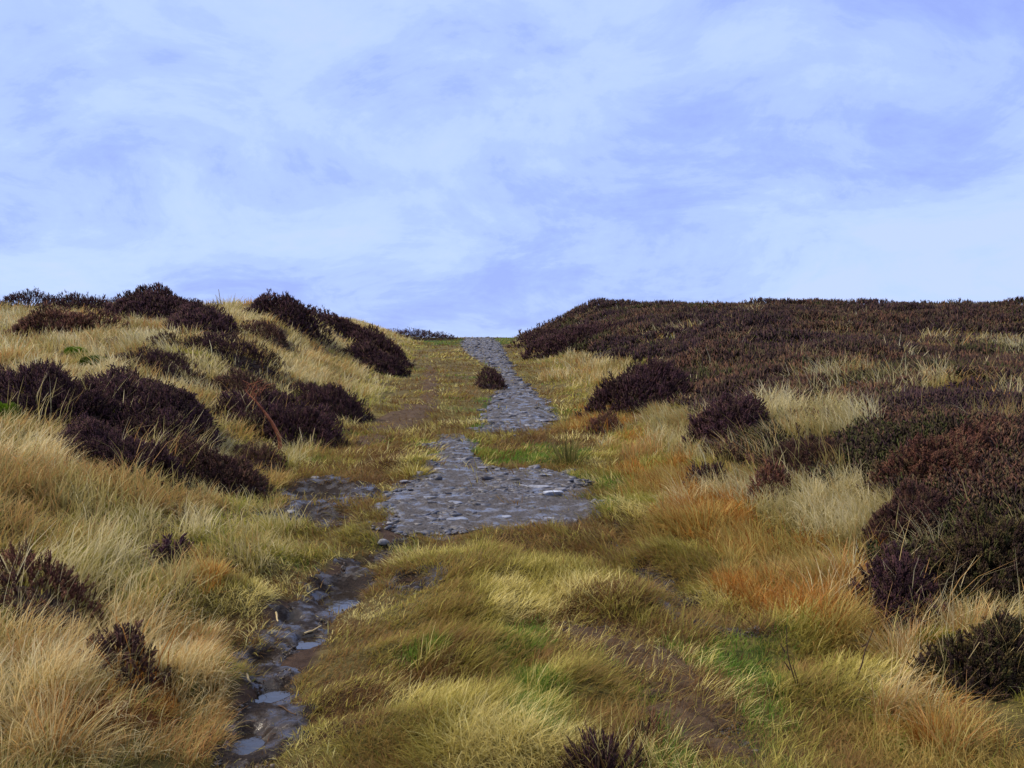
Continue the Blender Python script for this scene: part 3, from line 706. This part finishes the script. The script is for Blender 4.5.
for (bx, by, rx, ry, h, tone, lab, kv) in BW_:
    bz = float(H(bx, by)); root = empty('heather_bush', (bx, by, bz)); props(root, lab, 'heather bush', 'heather bushes on the moor')
    d = by; sp = max(.020, .0028*d); n = int(np.clip(PI*rx*ry/sp**2*2.6, 160, 7000))
    if d > 18: n = int(n*1.4)
    if 'foreground heather' in lab: n = int(n*.42)
    small = rx < .12
    if small: n = 190 if rx > .09 else 70 if rx > .06 else 26
    a = rng.random(n)*2*PI; q = np.sqrt(rng.random(n))*(1 + .16*(rng.random(n) < .12)*rng.random(n))
    edge = 1 + .46*(vnoise(np.cos(a)*1.6+bx*5+60, np.sin(a)*1.6+by*5+60)-.5)*2 + .30*(vnoise(np.cos(a)*5+bx*5+90, np.sin(a)*5+by*5)-.5)*2
    y = by + ry*q*edge*np.sin(a); x = bx + rx*q*edge*np.cos(a) + kv*(y-by)
    lump = .50 + .60*vnoise(x/max(.16, rx*.36)+7, y/max(.16, ry*.36)+3) + .45*vnoise(x/max(.07, rx*.14)+27, y/max(.07, ry*.14)+3)
    dome = h*np.clip(1-q**2.2, 0, 1)**.55*lump
    L = np.clip((.30*h)*(.5+.9*rng.random(n)**1.5), .05, .24)
    if small: L = h*(.35+.7*rng.random(n))*(1-.5*q**2); dome = L*0+.0
    hz = H(x, y); seat = np.maximum(hz, .45*hz + .55*(bz + (y-by)*.06)); seat = np.minimum(seat, hz + .55*h)
    zt = np.where(q > .93, hz, seat*(1-q**4) + hz*q**4) + np.maximum(dome*(.30+.70*rng.random(n)**.45) - L*.75, -.02)
    up = np.stack([.75*q*np.cos(a)+rng.normal(0,.26,n), .75*q*np.sin(a)+rng.normal(0,.26,n), np.ones(n)], 1)
    tt = HT[tone]; c = tt[rng.integers(0, len(tt), n)]*(.7+.6*rng.random((n,1)))
    c = c*(.85+.5*vnoise(x/.5, y/.5)[:, None])*np.array([1.18,1.02,1.04])
    tm = T_NEAR if d < 7.5 else (T_MID if d < 18 else T_FAR)
    wide = np.full(n, .42 if small and d < 5 else .9 if d < 7.5 else 1.15 if d < 18 else 1.5)*(.8+.4*rng.random(n))
    V, Fc, C = inst(tm, np.stack([x, y, zt], 1)-np.array([bx, by, bz]), up, L, wide, c)
    mesh_np('foliage', V, Fc, M_HEATH, C, root); nspr += n
    # woody stems fanning out of the ground under the leaves
    m = int(np.clip(rx*60, 4, 26)); st = []
    for _ in range(m):
        t = random.random()*2*PI; q1 = random.random()**.5; e = np.array([rx*q1*.85*math.cos(t)+kv*ry*q1*.85*math.sin(t), ry*q1*.85*math.sin(t)])
        zt1 = float(H(bx+e[0], by+e[1]))-bz + h*max(.15, (1-q1**2.2)**.55*.5)
        f = e*.45; zf = float(H(bx+f[0], by+f[1]))-bz-.02
        st.append(tube_np([(f[0], f[1], zf), (f[0]*.6+e[0]*.4, f[1]*.6+e[1]*.4, zf+.5*(zt1-zf)), (e[0], e[1], zt1)], [.010, .008, .004], 5))
    V, Fc = merge(st); nb_ = len(V)//m
    Fc = np.concatenate([Fc, np.array([(len(V), i*nb_, i*nb_+1, i*nb_+2) for i in range(m)])]); V = np.concatenate([V, [[0, 0, -.06]]])   # all stems rise from one root
    mesh_np('stems', V, Fc, M_TWIG, None, root)
    if not small and rx > .15 and d < 12:   # dark filler dome added in place of inner twigs, stops light passing through
        na, nr = 28, 8; aa, qq = np.meshgrid(np.linspace(0, 2*PI, na), np.linspace(0, .78, nr))
        Y = by+ry*qq*np.sin(aa); X = bx+rx*qq*np.cos(aa)+kv*(Y-by)
        lump = .50 + .60*vnoise(X/max(.16, rx*.36)+7, Y/max(.16, ry*.36)+3) + .25
        hz = H(X, Y); seat = np.minimum(np.maximum(hz, .45*hz + .55*(bz + (Y-by)*.06)), hz + .55*h)
        Z = seat*(1-qq**4) + hz*qq**4 + h*np.clip(1-qq**2.2, 0, 1)**.55*lump*.40 - .05
        V = np.stack([X-bx, Y-by, Z-bz], -1).reshape(-1, 3)
        i, j = np.meshgrid(np.arange(na-1), np.arange(nr-1)); k = (j*na+i).ravel()
        mesh_np('inner_filler', V, np.stack([k, k+1, k+na+1, k+na], 1), M_TWIG, None, root, (0,0,0), True)
    print('bush %.1f %.1f rx%.2f ry%.2f h%.2f n%d %s' % (bx, by, rx, ry, h, n, lab[:40]))
# the closed heather cover of the right hillside
n = 130000
x, y = polar(n, 4.5, 60, -.05, .62)
wx, wy = warp(x, y, .5, .25)
pal = np.zeros(n, bool)
for pg in PALE_R: pal |= inside(wx, wy, pg)
k = inside(wx, wy, HEATH_R) & ~(pal & (rng.random(n) < .93) & (vnoise(wx/.35+3, wy/.6+8) > .36)) & ~bush_mask(x, y, .9)
x, y = x[k], y[k]; n = len(x); d = np.hypot(x, y)
mound = fbm(x/1.1+11, y/1.5+2, 2); hm = (.04 + .30*sm(.25, .8, mound))*(.45+1.1*fbm(x/4.2+60, y/5+14, 2))*np.interp(np.hypot(x, y), [5, 25], [.6, 1.15])
L = .09 + .0035*d + .08*rng.random(n)
z = H(x, y) + np.maximum(hm*(.7+.3*rng.random(n)) - L*.6, -.01)
up = np.stack([rng.normal(0,.35,n), rng.normal(0,.35,n), np.ones(n)], 1)
pn = fbm(x/2.4+31, y/3.4+5, 3)
ti = np.where(pn < .42, 0, np.where(pn < .54, 1, np.where(pn < .64, 2, 3))); ti = np.where(rng.random(n) < .25, rng.integers(0, 4, n), ti)
c = np.array(HT)[ti, rng.integers(0, 5, n)]*(.7+.6*rng.random((n,1)))
near = d < 11
Vs, Fs, Cs, off = [], [], [], 0
for m, tm, wd in ((near, T_MID, 1.1), (~near, T_FAR, 1.7)):
    if not m.any(): continue
    V, Fc, C = inst(tm, np.stack([x, y, z], 1)[m], up[m], L[m], np.full(m.sum(), wd), c[m])
    Vs.append(V); Fs.append(Fc+off); Cs.append(C); off += len(V)
o = mesh_np('heather_cover', np.concatenate(Vs), np.concatenate(Fs), M_HEATH, np.concatenate(Cs))
props(o, 'dark purple brown heather covering the whole right hillside up to the skyline', 'heather', None, 'stuff')
print('cover', n, 'sprigs', nspr)

# ------------------------------------------------------------------ forked dead branch, stems, sticks
x0, y0, z0 = P(281, 453)
br = empty('dead_branch', (x0, y0, z0)); props(br, 'reddish bare forked dead branch leaning left out of the grass by the heather', 'dead branch')
s = y0/F
def off(u, v, dy=0): return ((u-281)*s, dy, (453-v)*s)
V, Fc = tube_np([off(281,458), off(280,437,-.02), off(273,422,-.05), off(266,412,-.06), off(257,401,-.05)], [.024,.021,.017,.013,.010], 8); mesh_np('trunk', V, Fc, M_WOOD, None, br, (0,0,0), True)
V, Fc = tube_np([off(257.5,402,-.05), off(252,396.5,-.03), off(248,393,-.02), off(245,389,0)], [.010,.008,.006,.003], 6); mesh_np('fork', V, Fc, M_WOOD, None, br, (0,0,0), True)
V, Fc = tube_np([off(257.5,402,-.05), off(257,397,-.06), off(259,393,-.07), off(260.5,390,-.08)], [.010,.008,.006,.003], 6); mesh_np('fork', V, Fc, M_WOOD, None, br, (0,0,0), True)
for i in range(14):
    u, v = random.uniform(246,262), random.uniform(388,397)
    V, Fc = tube_np([off(u, v), off(u+random.uniform(-6,6), v-random.uniform(3,8), random.uniform(-.05,.05)), off(u+random.uniform(-10,14), v-random.uniform(8,15), random.uniform(-.1,.1))], [.005,.0035,.0015], 4)
    mesh_np('twig', V, Fc, M_WOOD, None, br)
def stem(name, pts, r, m, lab, cat, ymul=1):
    x0, y0, z0 = P(*pts[0][0]); s = y0/F; L = []
    for ln in pts:
        pp = [((u-pts[0][0][0])*s, -.02*i, (pts[0][0][1]-v)*s) for i, (u, v) in enumerate(ln)]
        L.append(tube_np(pp, list(np.linspace(r, r*.5, len(pp))), 5))
    V, Fc = merge(L); o = mesh_np(name, V, Fc, m, None, None, (x0, y0, z0-.01)); props(o, lab, cat)
stem('dead_weed', [[(797,686),(792,672),(786,655),(783,640),(781,618)],[(798,684),(796,676),(790,660)],[(790,668),(783,658)],[(785,650),(779,640)]], .0035, M_STEM, 'thin dark forked dry stem standing in green grass right of the bare earth', 'dead weed')
stem('dead_weed', [[(855,681),(860,662),(862,645),(868,624)],[(862,645),(866,640)]], .004, M_STEM, 'reddish dry stem in front of the purple dark heather bush', 'dead weed')
stem('dry_stalk', [[(222,314),(221,303),(219,289)]], .014, M_STRAW, 'single tall dry stalk sticking up on the left skyline', 'dry stalk')
def stick(u0, v0, u1, v1, r, m, lab):
    a = P(u0, v0); b2 = P(u1, v1); n = 5
    pts = [(a[0]+(b2[0]-a[0])*t, a[1]+(b2[1]-a[1])*t + .006*math.sin(t*7)) for t in np.linspace(0,1,n)]
    pts = [(p[0]-a[0], p[1]-a[1], float(H(*p))+.03-a[2]) for p in pts]
    V, Fc = tube_np(pts, list(np.linspace(r, r*.6, n)), 6); o = mesh_np('stick', V, Fc, m, None, None, a); props(o, lab, 'stick')
stick(304,641,321,632,.006,M_STRAW,'pale straw stick lying across the muddy rut')
stick(246,681,250,690,.006,M_STRAW,'short bleached stick at the left lip of the muddy rut')
stick(279,714,296,723,.004,M_STEM,'thin brown twig on the mud near the bottom of the rut')
stick(276,619,278,628,.006,M_STRAW,'tiny upright pale straw bit at the left rim of the rut')

# ------------------------------------------------------------------ sky, sun, camera
w = bpy.data.worlds.new('World'); scene.world = w; w.use_nodes = True
nt = w.node_tree; nt.nodes.clear()
SUN_EL, SUN_AZ = math.radians(44), math.radians(-84)      # azimuth from +Y towards +X
sky = N(nt, 'ShaderNodeTexSky', sky_type='NISHITA', sun_disc=False); sky.sun_elevation = SUN_EL; sky.sun_rotation = SUN_AZ; sky.altitude = 300
tc = N(nt, 'ShaderNodeTexCoord'); sx = N(nt, 'ShaderNodeSeparateXYZ'); nt.links.new(tc.outputs['Generated'], sx.inputs[0])
def mth(op, a, b_=None, clamp=False):
    n = N(nt, 'ShaderNodeMath', operation=op); n.use_clamp = clamp
    for i, q in enumerate((a, b_)):
        if q is None: continue
        if isinstance(q, (int, float)): n.inputs[i].default_value = q
        else: nt.links.new(q, n.inputs[i])
    return n.outputs[0]
zz = mth('ADD', mth('MAXIMUM', sx.outputs[2], 0), .34)
cx = mth('DIVIDE', sx.outputs[0], zz); cy = mth('DIVIDE', sx.outputs[1], zz)
cb = N(nt, 'ShaderNodeCombineXYZ'); nt.links.new(cx, cb.inputs[0]); nt.links.new(cy, cb.inputs[1]); cb.inputs[2].default_value = 33.3
n1 = N(nt, 'ShaderNodeTexNoise', Scale=1.2, Detail=9, Roughness=.6, Distortion=.4); nt.links.new(cb.outputs[0], n1.inputs['Vector'])
n2 = N(nt, 'ShaderNodeTexNoise', Scale=3.2, Detail=9, Roughness=.66, Distortion=.5); nt.links.new(cb.outputs[0], n2.inputs['Vector'])
f = mth('ADD', mth('MULTIPLY', n1.outputs[0], .6), mth('MULTIPLY', n2.outputs[0], .4))
cr = N(nt, 'ShaderNodeValToRGB'); e = cr.color_ramp.elements
e[0].position = .40; e[0].color = (.272,.362,.79,1); e[1].position = .60; e[1].color = (.45,.553,.92,1)

for p_, c_ in ((.455,(.315,.425,.84)), (.475,(.355,.468,.87)), (.505,(.372,.492,.88)), (.528,(.408,.53,.90)), (.560,(.425,.548,.91))):
    m_ = e.new(p_); m_.color = (*c_, 1)
nt.links.new(f, cr.inputs[0])
zen = N(nt, 'ShaderNodeMapRange'); zen.inputs[1].default_value = .42; zen.inputs[2].default_value = .85; nt.links.new(sx.outputs[2], zen.inputs[0])
mz = N(nt, 'ShaderNodeMix', data_type='RGBA'); nt.links.new(zen.outputs[0], mz.inputs[0]); nt.links.new(cr.outputs[0], mz.inputs[6]); mz.inputs[7].default_value = (.80,.80,.82,1)
sc10 = N(nt, 'ShaderNodeMix', data_type='RGBA', blend_type='MULTIPLY'); sc10.inputs[0].default_value = 1; nt.links.new(mz.outputs[2], sc10.inputs[6]); sc10.inputs[7].default_value = (10,10,10,1)
mx = N(nt, 'ShaderNodeMix', data_type='RGBA'); mx.inputs[0].default_value = .88; nt.links.new(sky.outputs[0], mx.inputs[6]); nt.links.new(sc10.outputs[2], mx.inputs[7])
bg = N(nt, 'ShaderNodeBackground', Strength=.1); nt.links.new(mx.outputs[2], bg.inputs['Color'])
wo = N(nt, 'ShaderNodeOutputWorld'); nt.links.new(bg.outputs[0], wo.inputs[0])

sl = bpy.data.lights.new('sun', 'SUN'); sl.energy = 3.0; sl.angle = math.radians(7); sl.color = (1,.87,.68)
so = link(bpy.data.objects.new('sun', sl)); so.location = (-20, 10, 30)
so.rotation_euler = (PI/2-SUN_EL, 0, PI - SUN_AZ)
cam = bpy.data.cameras.new('camera'); cam.sensor_width = 36; cam.lens = F/1024*36; cam.clip_end = 3000; cam.clip_start = .05
co = link(bpy.data.objects.new('camera', cam)); co.location = (0, 0, CAMZ); co.rotation_euler = (PI/2, 0, 0)
scene.camera = co
scene.view_settings.view_transform = 'Standard'; scene.view_settings.look = 'None'; scene.view_settings.gamma = 1; scene.view_settings.exposure = .42
scene.view_settings.use_curve_mapping = False
scene.render.engine = 'CYCLES'
c = scene.cycles; c.max_bounces = 5; c.diffuse_bounces = 3; c.glossy_bounces = 2; c.transmission_bounces = 2; c.transparent_max_bounces = 2; c.use_denoising = True; c.denoiser = 'OPENIMAGEDENOISE'; c.denoising_input_passes = 'RGB_ALBEDO_NORMAL'; c.sample_clamp_direct = 2.5; c.sample_clamp_indirect = 3; c.caustics_reflective = False; c.caustics_refractive = False
